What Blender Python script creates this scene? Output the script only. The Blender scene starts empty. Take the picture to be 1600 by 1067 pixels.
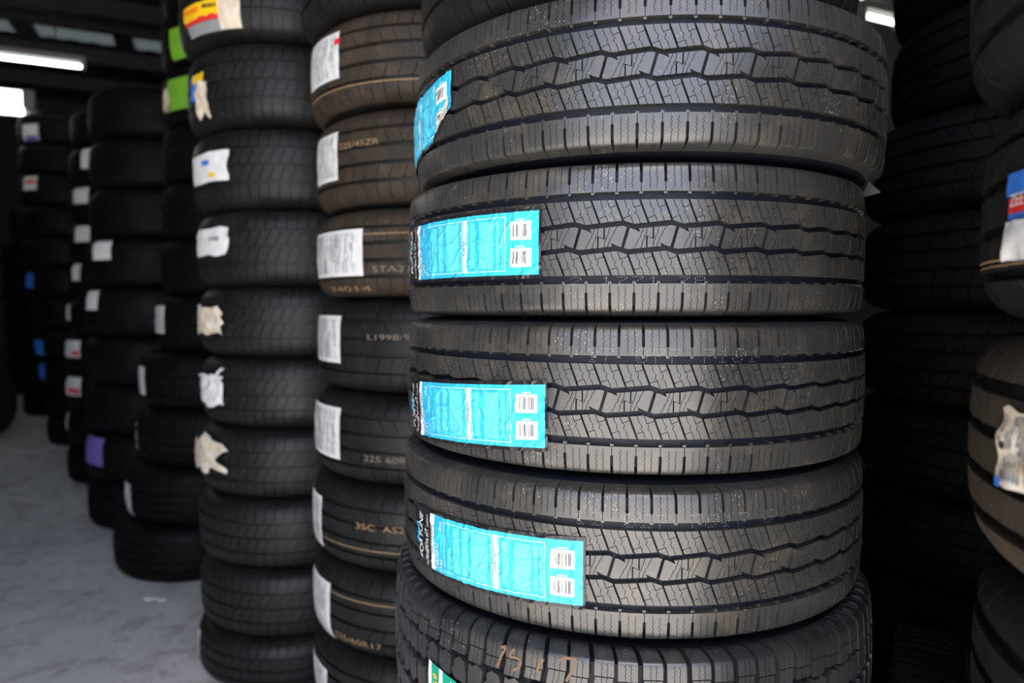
import bpy, math, random
from mathutils import Vector, noise
random.seed(7)
sc = bpy.context.scene
COL = sc.collection

# ------------------------------------------------------------------ camera
CAM_H = 1.2
FPX = 1067.0                                  # focal length in pixels of a 1600 px wide frame (24 mm lens)
PITCH = math.atan(55 / 1067)                  # the camera looks slightly down
cam_d = bpy.data.cameras.new('camera'); cam = bpy.data.objects.new('camera', cam_d); COL.objects.link(cam)
cam_d.lens = 24.0; cam_d.sensor_width = 36.0
cam.location = (0, 0, CAM_H); cam.rotation_euler = (math.pi / 2 - PITCH, 0, 0)
cam_d.dof.use_dof = True; cam_d.dof.focus_distance = 0.88; cam_d.dof.aperture_fstop = 2.8
cam_d.clip_start = 0.05; cam_d.clip_end = 200
sc.camera = cam

# ------------------------------------------------------------------ world, sun, exposure
w = bpy.data.worlds.new('sky'); sc.world = w; w.use_nodes = True
bg = w.node_tree.nodes['Background']; bg.inputs['Strength'].default_value = 0.5
sky = w.node_tree.nodes.new('ShaderNodeTexSky'); sky.sky_type = 'NISHITA'; sky.sun_disc = False
sky.sun_elevation = math.radians(65); sky.sun_rotation = math.radians(185); sky.dust_density = 3.0; sky.air_density = 0.7; sky.ozone_density = 0.4
w.node_tree.links.new(sky.outputs[0], bg.inputs['Color'])
SUN_AZ = Vector((-0.10, -0.995, 0)); SUN_EL = math.radians(65)
to_sun = (SUN_AZ.normalized() * math.cos(SUN_EL) + Vector((0, 0, math.sin(SUN_EL)))).normalized()
sun_d = bpy.data.lights.new('sun', 'SUN'); sun = bpy.data.objects.new('sun', sun_d); COL.objects.link(sun)
sun_d.energy = 14.0; sun_d.angle = math.radians(1); sun_d.color = (1.0, 0.95, 0.88)
sun.rotation_euler = to_sun.to_track_quat('Z', 'Y').to_euler(); sun.location = (-3, -8, 9)
vs = sc.view_settings
vs.view_transform = 'Standard'; vs.look = 'None'; vs.gamma = 1.0; vs.use_curve_mapping = False
vs.exposure = 0.8

# ------------------------------------------------------------------ materials
def mat(name, col, rough=0.6, spec=0.5, metal=0.0, emit=None, estr=0.0):
    m = bpy.data.materials.new(name); m.use_nodes = True
    b = m.node_tree.nodes['Principled BSDF']
    b.inputs['Base Color'].default_value = (*col, 1); b.inputs['Roughness'].default_value = rough
    b.inputs['Specular IOR Level'].default_value = spec; b.inputs['Metallic'].default_value = metal
    if emit:
        b.inputs['Emission Color'].default_value = (*emit, 1); b.inputs['Emission Strength'].default_value = estr
    return m

def nd(m, t, **kw):
    n = m.node_tree.nodes.new(t)
    for k, v in kw.items():
        if k in n.inputs: n.inputs[k].default_value = v
        else: setattr(n, k, v)
    return n

def ramp(m, src, p0, p1, c0=(0, 0, 0, 1), c1=(1, 1, 1, 1)):
    r = nd(m, 'ShaderNodeValToRGB'); m.node_tree.links.new(src, r.inputs[0])
    r.color_ramp.elements[0].position = p0; r.color_ramp.elements[0].color = c0
    r.color_ramp.elements[1].position = p1; r.color_ramp.elements[1].color = c1
    return r.outputs[0]

def mixc(m, fac, a, b):
    x = nd(m, 'ShaderNodeMix', data_type='RGBA'); L = m.node_tree.links
    if hasattr(fac, 'links'): L.new(fac, x.inputs[0])
    else: x.inputs[0].default_value = fac
    for s, v in ((x.inputs[6], a), (x.inputs[7], b)):
        if hasattr(v, 'links'): L.new(v, s)
        else: s.default_value = (*v, 1)
    return x.outputs[2]

def rubber(name, c0, c1, dust, dust_amt=0.5, speck=0.0, rough=0.55, spec=0.5):
    m = mat(name, c0, rough, spec); L = m.node_tree.links; b = m.node_tree.nodes['Principled BSDF']
    g = nd(m, 'ShaderNodeNewGeometry').outputs['Position']
    n1 = nd(m, 'ShaderNodeTexNoise', Scale=9.0, Detail=5.0, Roughness=0.6); L.new(g, n1.inputs['Vector'])
    n2 = nd(m, 'ShaderNodeTexNoise', Scale=240.0, Detail=3.0); L.new(g, n2.inputs['Vector'])
    c = mixc(m, ramp(m, n1.outputs[0], 0.3, 0.7), c0, c1)
    n3 = nd(m, 'ShaderNodeTexNoise', Scale=16.0, Detail=8.0, Roughness=0.75); L.new(g, n3.inputs['Vector'])
    d = ramp(m, n3.outputs[0], 0.50, 0.74, (0, 0, 0, 1), (dust_amt,) * 3 + (1,))
    c = mixc(m, d, c, dust)
    if speck > 0:
        v = nd(m, 'ShaderNodeTexVoronoi', Scale=230.0); L.new(g, v.inputs['Vector'])
        s1 = ramp(m, v.outputs['Distance'], 0.10, 0.24, (1, 1, 1, 1), (0, 0, 0, 1))
        n4 = nd(m, 'ShaderNodeTexNoise', Scale=7.0, Detail=6.0, Roughness=0.7); L.new(g, n4.inputs['Vector'])
        s2 = ramp(m, n4.outputs[0], 0.50, 0.62)
        sp = nd(m, 'ShaderNodeSeparateColor'); L.new(v.outputs['Color'], sp.inputs[0])
        s3 = ramp(m, sp.outputs[0], 1 - speck, 1 - speck + 0.02)
        q = nd(m, 'ShaderNodeMath', operation='MULTIPLY'); L.new(s1, q.inputs[0]); L.new(s2, q.inputs[1])
        q2 = nd(m, 'ShaderNodeMath', operation='MULTIPLY'); L.new(q.outputs[0], q2.inputs[0]); L.new(s3, q2.inputs[1])
        c = mixc(m, q2.outputs[0], c, (0.42, 0.38, 0.31))
    L.new(c, b.inputs['Base Color'])
    L.new(ramp(m, n1.outputs[0], 0.25, 0.75, (rough - 0.1,) * 3 + (1,), (rough + 0.15,) * 3 + (1,)), b.inputs['Roughness'])
    bp = nd(m, 'ShaderNodeBump', Strength=0.12, Distance=0.0006); L.new(n2.outputs[0], bp.inputs['Height'])
    L.new(bp.outputs[0], b.inputs['Normal'])
    return m

M = {}
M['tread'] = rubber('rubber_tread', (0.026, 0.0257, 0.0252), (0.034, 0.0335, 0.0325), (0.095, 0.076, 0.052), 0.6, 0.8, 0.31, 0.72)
M['groove'] = rubber('rubber_groove_shade', (0.006, 0.008, 0.013), (0.009, 0.011, 0.017), (0.03, 0.028, 0.026), 0.12, 0, 0.42, 0.16)  # same rubber as the tread; recess shade and blue sky reflection put into the colour
M['lug'] = rubber('rubber_lug', (0.018, 0.018, 0.020), (0.024, 0.024, 0.026), (0.07, 0.06, 0.045), 0.35, 0.35, 0.34, 0.7)
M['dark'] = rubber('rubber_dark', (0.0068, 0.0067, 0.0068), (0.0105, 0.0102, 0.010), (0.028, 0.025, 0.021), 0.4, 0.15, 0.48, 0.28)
M['far'] = rubber('rubber_far_shade', (0.0022, 0.0022, 0.0024), (0.0035, 0.0035, 0.0035), (0.008, 0.008, 0.007), 0.4, 0, 0.6, 0.12)  # blacker rubber copy for the dim stacks; their shade is put into the colour
M['brown'] = rubber('rubber_dusty_brown', (0.022, 0.017, 0.013), (0.036, 0.026, 0.018), (0.09, 0.058, 0.032), 0.7, 0.2, 0.65, 0.3)
M['tan'] = rubber('rubber_dusty_tan', (0.034, 0.026, 0.018), (0.048, 0.036, 0.025), (0.08, 0.058, 0.036), 0.6, 0.2, 0.65, 0.25)
M['black_film'] = mat('label_black_print', (0.012, 0.012, 0.013), 0.3)
M['cyan'] = mat('label_cyan_print', (0.03, 0.43, 0.68), 0.42)
m = M['cyan']; b = m.node_tree.nodes['Principled BSDF']
g = nd(m, 'ShaderNodeNewGeometry').outputs['Position']
n1 = nd(m, 'ShaderNodeTexNoise', Scale=70.0, Detail=5.0, Distortion=1.2); m.node_tree.links.new(g, n1.inputs['Vector'])
bp = nd(m, 'ShaderNodeBump', Strength=0.9, Distance=0.004); m.node_tree.links.new(n1.outputs[0], bp.inputs['Height'])
m.node_tree.links.new(bp.outputs[0], b.inputs['Normal'])
M['pale_cyan'] = mat('label_pale_text_block', (0.10, 0.56, 0.76), 0.45)
M['line_cyan'] = mat('label_line', (0.55, 0.86, 0.92), 0.45)
M['white'] = mat('label_white', (0.80, 0.80, 0.80), 0.5)
M['ink'] = mat('ink_black', (0.02, 0.02, 0.02), 0.5)
M['grey_ink'] = mat('ink_grey', (0.22, 0.23, 0.24), 0.6)
M['green'] = mat('label_green', (0.0, 0.25, 0.16), 0.4)
M['lime'] = mat('label_lime', (0.17, 0.42, 0.03), 0.5)
M['cream'] = mat('label_cream', (0.80, 0.78, 0.50), 0.5)
M['yellow'] = mat('label_yellow', (0.85, 0.52, 0.01), 0.45)
M['red'] = mat('label_red', (0.62, 0.03, 0.03), 0.45)
M['blue'] = mat('label_blue', (0.03, 0.17, 0.62), 0.45)
M['purple'] = mat('label_purple', (0.16, 0.12, 0.42), 0.5)
M['dots'] = mat('paint_pale_dots', (0.30, 0.31, 0.32), 0.6)
M['chalk'] = mat('chalk_orange', (0.13, 0.075, 0.04), 0.8)
M['stencil'] = mat('stencil_grey', (0.16, 0.14, 0.12), 0.7)
M['stencil_y'] = mat('stencil_tan', (0.30, 0.19, 0.09), 0.7)

def paper(name, c0, c1):
    m = mat(name, c0, 0.6, 0.3); L = m.node_tree.links; b = m.node_tree.nodes['Principled BSDF']
    g = nd(m, 'ShaderNodeNewGeometry').outputs['Position']
    n = nd(m, 'ShaderNodeTexNoise', Scale=45.0, Detail=5.0, Roughness=0.65); L.new(g, n.inputs['Vector'])
    L.new(mixc(m, ramp(m, n.outputs[0], 0.35, 0.7), c0, c1), b.inputs['Base Color'])
    bp = nd(m, 'ShaderNodeBump', Strength=0.4, Distance=0.004); L.new(n.outputs[0], bp.inputs['Height'])
    L.new(bp.outputs[0], b.inputs['Normal'])
    return m
M['paper'] = paper('label_paper', (0.72, 0.71, 0.68), (0.55, 0.56, 0.58))
M['old_paper'] = paper('label_paper_old', (0.70, 0.66, 0.58), (0.50, 0.38, 0.24))

# ------------------------------------------------------------------ mesh helpers
class MB:
    """collects faces with a normal for every corner, and links them as one mesh object"""
    def __init__(s): s.v = []; s.f = []; s.n = []
    def face(s, idx, nrm=None):
        if nrm is None:
            a = Vector((0, 0, 0)); k = len(idx)
            for i in range(k):
                p, q = s.v[idx[i]], s.v[idx[(i + 1) % k]]
                a += Vector(((p[1] - q[1]) * (p[2] + q[2]), (p[2] - q[2]) * (p[0] + q[0]), (p[0] - q[0]) * (p[1] + q[1])))
            if a.length < 1e-14: a = Vector((0, 0, 1))
            a.normalize(); nrm = [a] * k
        s.f.append(tuple(idx)); s.n.extend([tuple(x) for x in nrm])
    def add(s, *pts):
        k = len(s.v); s.v.extend(tuple(p) for p in pts); return list(range(k, k + len(pts)))
    def box(s, lo, hi, ax=None):
        """axis-aligned box, or one along ax = (origin, ex, ey, ez)"""
        P = [(x, y, z) for z in (lo[2], hi[2]) for y in (lo[1], hi[1]) for x in (lo[0], hi[0])]
        if ax: P = [tuple(Vector(ax[0]) + Vector(ax[1]) * p[0] + Vector(ax[2]) * p[1] + Vector(ax[3]) * p[2]) for p in P]
        i = s.add(*P)
        for q in ((0, 2, 3, 1), (4, 5, 7, 6), (0, 1, 5, 4), (2, 6, 7, 3), (0, 4, 6, 2), (1, 3, 7, 5)):
            s.face([i[k] for k in q])
    def join(s, o, ang=0.0):
        c, sn = math.cos(ang), math.sin(ang); k = len(s.v)
        s.v.extend((x * c - y * sn, x * sn + y * c, z) for x, y, z in o.v)
        s.f.extend(tuple(i + k for i in f) for f in o.f)
        s.n.extend((x * c - y * sn, x * sn + y * c, z) for x, y, z in o.n)
    def mesh(s, name, material):
        me = bpy.data.meshes.new(name); me.from_pydata(s.v, [], s.f)
        me.polygons.foreach_set('use_smooth', [True] * len(s.f))
        me.normals_split_custom_set(s.n)
        me.materials.append(material); me.update()
        return me
    def build(s, name, material, parent=None): return link(name, s.mesh(name, material), parent)

def link(name, me, parent=None):
    o = bpy.data.objects.new(name, me); COL.objects.link(o)
    if parent: o.parent = parent
    return o

def tag(o, label=None, cat=None, group=None, kind=None):
    if label: o['label'] = label
    if cat: o['category'] = cat
    if group: o['group'] = group
    if kind: o['kind'] = kind
    return o

# ------------------------------------------------------------------ tyre surface
HALF = [(0, .387), (.02, .3868), (.04, .3862), (.06, .3853), (.074, .3840), (.083, .3826), (.0880, .3802), (.0906, .3755), (.0922, .369),
        (.0945, .360), (.0965, .346), (.0978, .328), (.0982, .308), (.0965, .285), (.0915, .262), (.084, .243), (.079, .228), (.070, .220)]

ROUND = [(0, .387), (.025, .3867), (.045, .3852), (.060, .3825), (.071, .3780), (.080, .3712), (.0868, .362), (.0918, .350), (.0955, .334), (.0976, .318),
         (.0982, .303), (.0965, .283), (.0915, .262), (.084, .243), (.079, .228), (.070, .220)]
LUGH = [(0, .400), (.03, .3996), (.06, .3985), (.085, .3968), (.098, .3955), (.1035, .3938), (.1066, .3902), (.1095, .3842), (.1115, .3755), (.1100, .362),
        (.1078, .348), (.1066, .332), (.106, .305), (.103, .28), (.095, .26), (.087, .245), (.080, .228), (.075, .222)]

class Prof:
    """meridian of a tyre: arc length t from the crown -> radius, height and normal"""
    def __init__(s, R=.387, W=.1964, rim=None, half=None, edge=.0905, raw=False):
        k = W / .1964; rim = rim or R - .167
        s.R, s.W = R, W; pts = []
        for z, r in (half if raw else ()): pts.append((z, r))
        if raw: k = 1.0
        for z, r in (() if raw else (half or HALF)): pts.append((z * k * .9975, R - (.387 - r) / .167 * (R - rim)))
        fine = []
        for i in range(len(pts) - 1):
            p0, p1, p2, p3 = pts[max(i - 1, 0)] if i else (-pts[1][0], pts[1][1]), pts[i], pts[i + 1], pts[min(i + 2, len(pts) - 1)]
            for j in range(6):
                u = j / 6
                fine.append(tuple(.5 * (2 * p1[c] + (p2[c] - p0[c]) * u + (2 * p0[c] - 5 * p1[c] + 4 * p2[c] - p3[c]) * u * u + (3 * p1[c] - p0[c] - 3 * p2[c] + p3[c]) * u ** 3) for c in (0, 1)))
        fine.append(pts[-1]); s.p = fine; s.t = [0.0]
        for i in range(1, len(fine)): s.t.append(s.t[-1] + math.dist(fine[i], fine[i - 1]))
        s.tmax = s.t[-1]
        # arc length at the outer edge of the tread, where the side wall begins
        s.tsh = next(s.t[i] for i in range(len(fine)) if fine[i][0] >= edge * k)
    def at(s, t):
        a = min(abs(t), s.tmax - 1e-7); lo, hi = 0, len(s.t) - 1
        while hi - lo > 1:
            m = (lo + hi) // 2
            if s.t[m] <= a: lo = m
            else: hi = m
        q = (a - s.t[lo]) / (s.t[hi] - s.t[lo]); (z0, r0), (z1, r1) = s.p[lo], s.p[hi]
        dz, dr = z1 - z0, r1 - r0; l = math.hypot(dz, dr); sg = 1 if t >= 0 else -1
        return r0 + dr * q, sg * (z0 + dz * q), dz / l, -dr / l * sg     # r, z, nr, nz
    def map(s, u, t, h=0.0):
        """u metres round the crown (0 faces -y, growing to the viewer's right), t up, h out of the surface"""
        r, z, nr, nz = s.at(t); a = u / s.R - math.pi / 2
        c, sn = math.cos(a), math.sin(a); rr = r + nr * h
        return (rr * c, rr * sn, z + nz * h + s.W / 2), (nr * c, nr * sn, nz)

def carcass(P, depth, seg=120, t_end=None):
    """the body of the tyre: groove floor under the tread, shoulders, side walls, beads and the hollow inside"""
    b = MB(); t_end = t_end or P.tsh; N = 46; ts = []
    for i in range(-N, N + 1):
        ts.append(i / N * P.tmax)
    prof = []
    for t in ts:
        a = abs(t); d = depth if a < t_end - .012 else max(0.0, depth * (t_end + .010 - a) / .022)
        r, z, nr, nz = P.at(t); prof.append((r - nr * d, z - nz * d, nr, nz))
    # inner lining
    for q in range(9, -10, -1):
        x = q / 9; r = P.R - .022 - (P.R - P.p[-1][1] - .020) * abs(x) ** 2.2
        prof.append((r, x * (P.p[-1][0] - .010 * abs(x)) * (1.0 if abs(x) > .99 else 1.12), -1, 0))
    n = len(prof)
    for j in range(seg):
        a = 2 * math.pi * j / seg; c, s_ = math.cos(a), math.sin(a)
        b.v.extend((r * c, r * s_, z + P.W / 2) for r, z, _, _ in prof)
    for j in range(seg):
        for i in range(n):
            i2 = (i + 1) % n; j2 = (j + 1) % seg
            idx = [j * n + i, j2 * n + i, j2 * n + i2, j * n + i2]
            nr = []
            for jj, ii in ((j, i), (j2, i), (j2, i2), (j, i2)):
                a = 2 * math.pi * jj / seg; p = prof[ii]; nr.append((p[2] * math.cos(a), p[2] * math.sin(a), p[3]))
            b.face(idx, nr)
    return b

def ext_poly(b, P, poly, depth, h=0.0):
    """a block of tread: outline (u, t) raised from the groove floor"""
    area = sum(poly[i][0] * poly[(i + 1) % len(poly)][1] - poly[(i + 1) % len(poly)][0] * poly[i][1] for i in range(len(poly)))
    if area < 0: poly = poly[::-1]
    k = len(poly); T = [P.map(u, t, h) for u, t in poly]; B = [P.map(u, t, -depth - .0006) for u, t in poly]
    ti = b.add(*[x[0] for x in T]); bi = b.add(*[x[0] for x in B])
    b.face(ti, [x[1] for x in T])
    for i in range(k):
        j = (i + 1) % k; b.face([bi[i], bi[j], ti[j], ti[i]])

def ribbon(b, P, rows, depth, h=0.0, hend=None):
    """rows = (t, u left, u right): a block that follows the surface round the shoulder"""
    T = []; B = []; NT = []
    for k, (t, u0, u1) in enumerate(rows):
        um = (u0 + u1) / 2
        hh = h if hend is None else h + (hend - h) * k / (len(rows) - 1)
        for u in (u0, u1):
            p, n = P.map(u, t, hh); q, _ = P.map(u, t, -depth - .0006); T.append(p); NT.append(n); B.append(q)
    ti = b.add(*T); bi = b.add(*B); n = len(rows)
    up = rows[-1][0] > rows[0][0]
    for k in range(n - 1):
        a, c, d, e = 2 * k, 2 * k + 1, 2 * k + 3, 2 * k + 2
        f = [a, c, d, e] if up else [c, a, e, d]
        b.face([ti[x] for x in f], [NT[x] for x in f])
        for (x, y) in (((a, e), (d, c)) if up else ((e, a), (c, d))):
            b.face([bi[y], bi[x], ti[x], ti[y]])
    for x, y in ((0, 1), (2 * n - 1, 2 * n - 2)):
        if not up: x, y = y, x
        b.face([bi[x], bi[y], ti[y], ti[x]])

def sheet(P, u0, u1, t0, t1, h, nu=30, nt=14, wave=None, skew=0.0, outline=None):
    """a printed label lying on the tread; wave(u, t) lifts it, outline bends its edges"""
    b = MB(); g = []
    for i in range(nu + 1):
        for j in range(nt + 1):
            x, y = i / nu, j / nt; u = u0 + (u1 - u0) * x; t = t0 + (t1 - t0) * y + skew * (x - .5)
            if outline: u, t = outline(u, t, x, y)
            g.append(P.map(u, t, h + (wave(u, t) if wave else 0))[0])
    b.v = g
    def n_at(i, j):
        i0, i1, j0, j1 = max(i - 1, 0), min(i + 1, nu), max(j - 1, 0), min(j + 1, nt)
        a = Vector(g[i1 * (nt + 1) + j]) - Vector(g[i0 * (nt + 1) + j]); c = Vector(g[i * (nt + 1) + j1]) - Vector(g[i * (nt + 1) + j0])
        r = a.cross(c); return tuple(r.normalized()) if r.length > 0 else (0, 0, 1)
    for i in range(nu):
        for j in range(nt):
            q = ((i, j), (i + 1, j), (i + 1, j + 1), (i, j + 1))
            b.face([a * (nt + 1) + c for a, c in q], [n_at(*x) for x in q])
    return b

_txt = {}
def text_polys(s):
    """outlines of a word as triangles, one unit high, starting at x = 0"""
    if s in _txt: return _txt[s]
    cu = bpy.data.curves.new('word', 'FONT'); cu.body = s; cu.resolution_u = 3
    o = bpy.data.objects.new('word', cu); COL.objects.link(o)
    dg = bpy.context.evaluated_depsgraph_get()
    me = bpy.data.meshes.new_from_object(o.evaluated_get(dg)); me.calc_loop_triangles()
    V = [(v.co.x, v.co.y) for v in me.vertices]; F = [tuple(t.vertices) for t in me.loop_triangles]
    bpy.data.objects.remove(o); bpy.data.meshes.remove(me); bpy.data.curves.remove(cu)
    xm = max(v[0] for v in V); x0 = min(v[0] for v in V); ym = max(v[1] for v in V); y0 = min(v[1] for v in V)
    V = [((x - x0) / (xm - x0), (y - y0) / (ym - y0)) for x, y in V]
    _txt[s] = (V, F); return _txt[s]

def word(b, P, s, u, t, length, height, h, upright=False, shear=0.0, wave=None):
    """writing on the tread: runs up the tyre (reading bottom to top) or round it (upright)"""
    V, F = text_polys(s); idx = []
    for x, y in V:
        a, c = x * length + y * height * shear, y * height
        uu, tt = (u + a, t + c) if upright else (u - c, t + a)
        idx.append(b.add(P.map(uu, tt, h + (wave(uu, tt) if wave else 0))[0])[0])
    n = P.map(u, t)[1]
    for f in F: b.face([idx[k] for k in f], [n] * 3)

# ------------------------------------------------------------------ where the stacks stand
def ray(px, py):
    x, z = (px - 800) / FPX, -(py - 533.5) / FPX; c, s = math.cos(PITCH), math.sin(PITCH)
    return x, c + z * s, -s + z * c
def azim(px, py=478):
    r = ray(px, py); return math.atan2(r[0], r[1])
def from_left(xl, R, D, py=478):
    """axis of an upright tyre of radius R at distance D whose left outline is seen in direction xl"""
    c = azim(xl, py) + math.asin(R / D); return D * math.sin(c), D * math.cos(c)
def spot(px, py, T):
    """the point of a tyre's tread seen in a direction: metres round the tread and above its middle"""
    R = T['P'].R; d = ray(px, py); ax, ay = T['xy']
    a = d[0] ** 2 + d[1] ** 2; b = -(d[0] * ax + d[1] * ay); c = ax * ax + ay * ay - R * R; q = b * b - a * c
    t = (-b - math.sqrt(max(q, 0))) / a
    an = math.atan2(t * d[1] - ay, t * d[0] - ax) + math.pi / 2 - T['rot']
    an = (an + math.pi) % (2 * math.pi) - math.pi
    return an * R, CAM_H + t * d[2] - (T['z'] + T['P'].W / 2)

# ------------------------------------------------------------------ the building
E1 = Vector((.9135, .4067, 0)); E2 = Vector((-.4067, .9135, 0)); EZ = Vector((0, 0, 1)); O = Vector((0, 0, 0))
BAX = (O, E1, E2, EZ)
XL, XR, YF, YB, HC = -4.6, 4.2, -0.6, 13.0, 4.2       # left wall, right wall, unseen shop front, back wall, eaves

m = mat('concrete', (0.3, 0.3, 0.3), 0.75); L = m.node_tree.links; b = m.node_tree.nodes['Principled BSDF']
g = nd(m, 'ShaderNodeNewGeometry').outputs['Position']
n1 = nd(m, 'ShaderNodeTexNoise', Scale=1.6, Detail=9.0, Roughness=0.62); L.new(g, n1.inputs['Vector'])
n2 = nd(m, 'ShaderNodeTexNoise', Scale=7.0, Detail=8.0, Roughness=0.7, Distortion=0.6); L.new(g, n2.inputs['Vector'])
n3 = nd(m, 'ShaderNodeTexNoise', Scale=60.0, Detail=4.0); L.new(g, n3.inputs['Vector'])
c = mixc(m, ramp(m, n1.outputs[0], 0.34, 0.66), (0.50, 0.485, 0.455), (0.70, 0.68, 0.64))
c = mixc(m, ramp(m, n2.outputs[0], 0.50, 0.66, (0, 0, 0, 1), (0.85, 0.85, 0.85, 1)), c, (0.29, 0.275, 0.26))
c = mixc(m, ramp(m, n3.outputs[0], 0.45, 0.8, (0, 0, 0, 1), (0.4, 0.4, 0.4, 1)), c, (0.66, 0.645, 0.62))
L.new(c, b.inputs['Base Color'])
bp = nd(m, 'ShaderNodeBump', Strength=0.2, Distance=0.004); L.new(n3.outputs[0], bp.inputs['Height']); L.new(bp.outputs[0], b.inputs['Normal'])
M['concrete'] = m
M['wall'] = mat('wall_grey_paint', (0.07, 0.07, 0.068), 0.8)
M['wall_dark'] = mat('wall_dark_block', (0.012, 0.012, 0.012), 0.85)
M['steel'] = mat('steel_dark', (0.010, 0.011, 0.011), 0.6, 0.3)
M['roof'] = mat('roof_sheet', (0.012, 0.0125, 0.0125), 0.6, 0.3)
M['lamp_body'] = mat('lamp_body', (0.16, 0.16, 0.155), 0.5)
M['tube'] = mat('lamp_tube', (0.9, 0.9, 0.9), 0.4, emit=(0.92, 1.0, 0.98), estr=6.0)
M['tube_warm'] = mat('lamp_panel', (0.9, 0.9, 0.9), 0.4, emit=(1.0, 0.98, 0.92), estr=3.0)
m = bpy.data.materials.new('translucent_sheet'); m.use_nodes = True
nt_ = m.node_tree; nt_.nodes.remove(nt_.nodes['Principled BSDF'])
tr = nt_.nodes.new('ShaderNodeBsdfTranslucent'); tr.inputs[0].default_value = (0.009, 0.011, 0.011, 1)
nt_.links.new(tr.outputs[0], nt_.nodes['Material Output'].inputs[0]); M['skylight'] = m

b = MB(); b.box((-60, -60, -.1), (60, 60, 0)); tag(b.build('floor', M['concrete']), kind='structure')
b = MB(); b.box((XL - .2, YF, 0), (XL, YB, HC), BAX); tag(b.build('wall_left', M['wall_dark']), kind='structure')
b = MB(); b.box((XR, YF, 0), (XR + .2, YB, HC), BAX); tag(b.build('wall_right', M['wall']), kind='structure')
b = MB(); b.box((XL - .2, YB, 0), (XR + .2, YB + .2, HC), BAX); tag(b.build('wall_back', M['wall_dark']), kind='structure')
JAMB = -2.6; HD = 3.3  # unseen front wall: doorway width and height set for the light let in
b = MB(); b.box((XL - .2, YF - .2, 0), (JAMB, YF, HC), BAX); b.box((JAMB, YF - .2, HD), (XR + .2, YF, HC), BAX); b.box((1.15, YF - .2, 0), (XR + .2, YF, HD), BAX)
tag(b.build('wall_front_unseen', M['wall']), kind='structure')
# roof: corrugated sheet with a row of translucent panels, on purlins
SK0, SK1 = 8.35, 9.35
root = bpy.data.objects.new('ceiling', None); COL.objects.link(root); root.location = (0, 0, HC); tag(root, kind='structure')
def corr(x0, x1, y0, y1, z, amp=.006, pitch=.2):
    b = MB(); n = max(2, int((y1 - y0) / pitch * 4)); n = min(n, 400)
    xs = [x0 + (x1 - x0) * i / max(1, int((x1 - x0) / .05)) for i in range(max(1, int((x1 - x0) / .05)) + 1)]
    for x in xs:
        for y in (y0, y1):
            zz = z + amp * math.sin(2 * math.pi * x / pitch)
            b.add(tuple(E1 * x + E2 * y + EZ * zz))
    for i in range(len(xs) - 1): b.face([2 * i, 2 * i + 1, 2 * i + 3, 2 * i + 2])
    return b
for y0, y1 in ((YF - .2, SK0), (SK1, YB + .2)): corr(XL - .2, XR + .2, y0, y1, .05).build('roof_sheet', M['roof'], root)
pw = .95; x = XL
while x < XR - .1:
    corr(x + .05, min(x + pw, XR) - .07, SK0, SK1, .05).build('skylight_panel', M['skylight'], root)
    b = MB(); b.box((min(x + pw, XR) - .10, SK0, -.02), (min(x + pw, XR) + .08, SK1, .08), BAX); b.build('glazing_bar', M['steel'], root)
    x += pw
y = YF + .3
while y < YB:
    if not (SK0 - .05 < y < SK1 + .05):
        b = MB(); b.box((XL, y - .03, -.20), (XR, y + .03, -.03), BAX); b.box((XL, y - .03, -.205), (XR, y + .09, -.195), BAX)
        b.build('purlin', M['steel'], root)
    y += 1.35
for yy in (SK0 - .06, SK1 + .06):
    b = MB(); b.box((XL, yy - .05, -.18), (XR, yy + .05, -.01), BAX); b.build('purlin', M['steel'], root)

# ------------------------------------------------------------------ tyres: meshes shared by their kind
TYRES = []
def new_tyre(name, xy, z, P, rot=0.0, tilt=(0, 0), label=None, group=None):
    e = bpy.data.objects.new(name, None); COL.objects.link(e); e.empty_display_size = .1
    e.location = (xy[0], xy[1], z); e.rotation_euler = (tilt[0], tilt[1], rot)
    tag(e, label, 'tyre', group)
    T = dict(o=e, xy=xy, z=z, P=P, rot=rot); TYRES.append(T); return T

# --- highway tread of the tyres with the blue labels ---------------------------------------------------------------
PM = Prof(.387, .2045); NP = 40; PER = 2 * math.pi * PM.R / NP; HP = PER / 2; DEP = .0085
mm = .001
ZIG_TOP = lambda u: _zig(u, 21.4, 16.8)          # lower edge of the upper inner rib
ZIG_CEN = lambda u: _zig(u, 14.6, 10.4)          # upper edge of the centre rib
def _zig(u, hi, lo):
    x = (u / mm) % (PER / mm); per = PER / mm
    return (hi + (lo - hi) * x / 12 if x < 12 else lo + (hi - lo) * (x - 12) / (per - 12)) * mm
CSYM = 4.5 * mm
ROT = lambda poly: [(CSYM - u, -t) for u, t in poly]        # the tread repeats turned by half a turn

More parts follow.
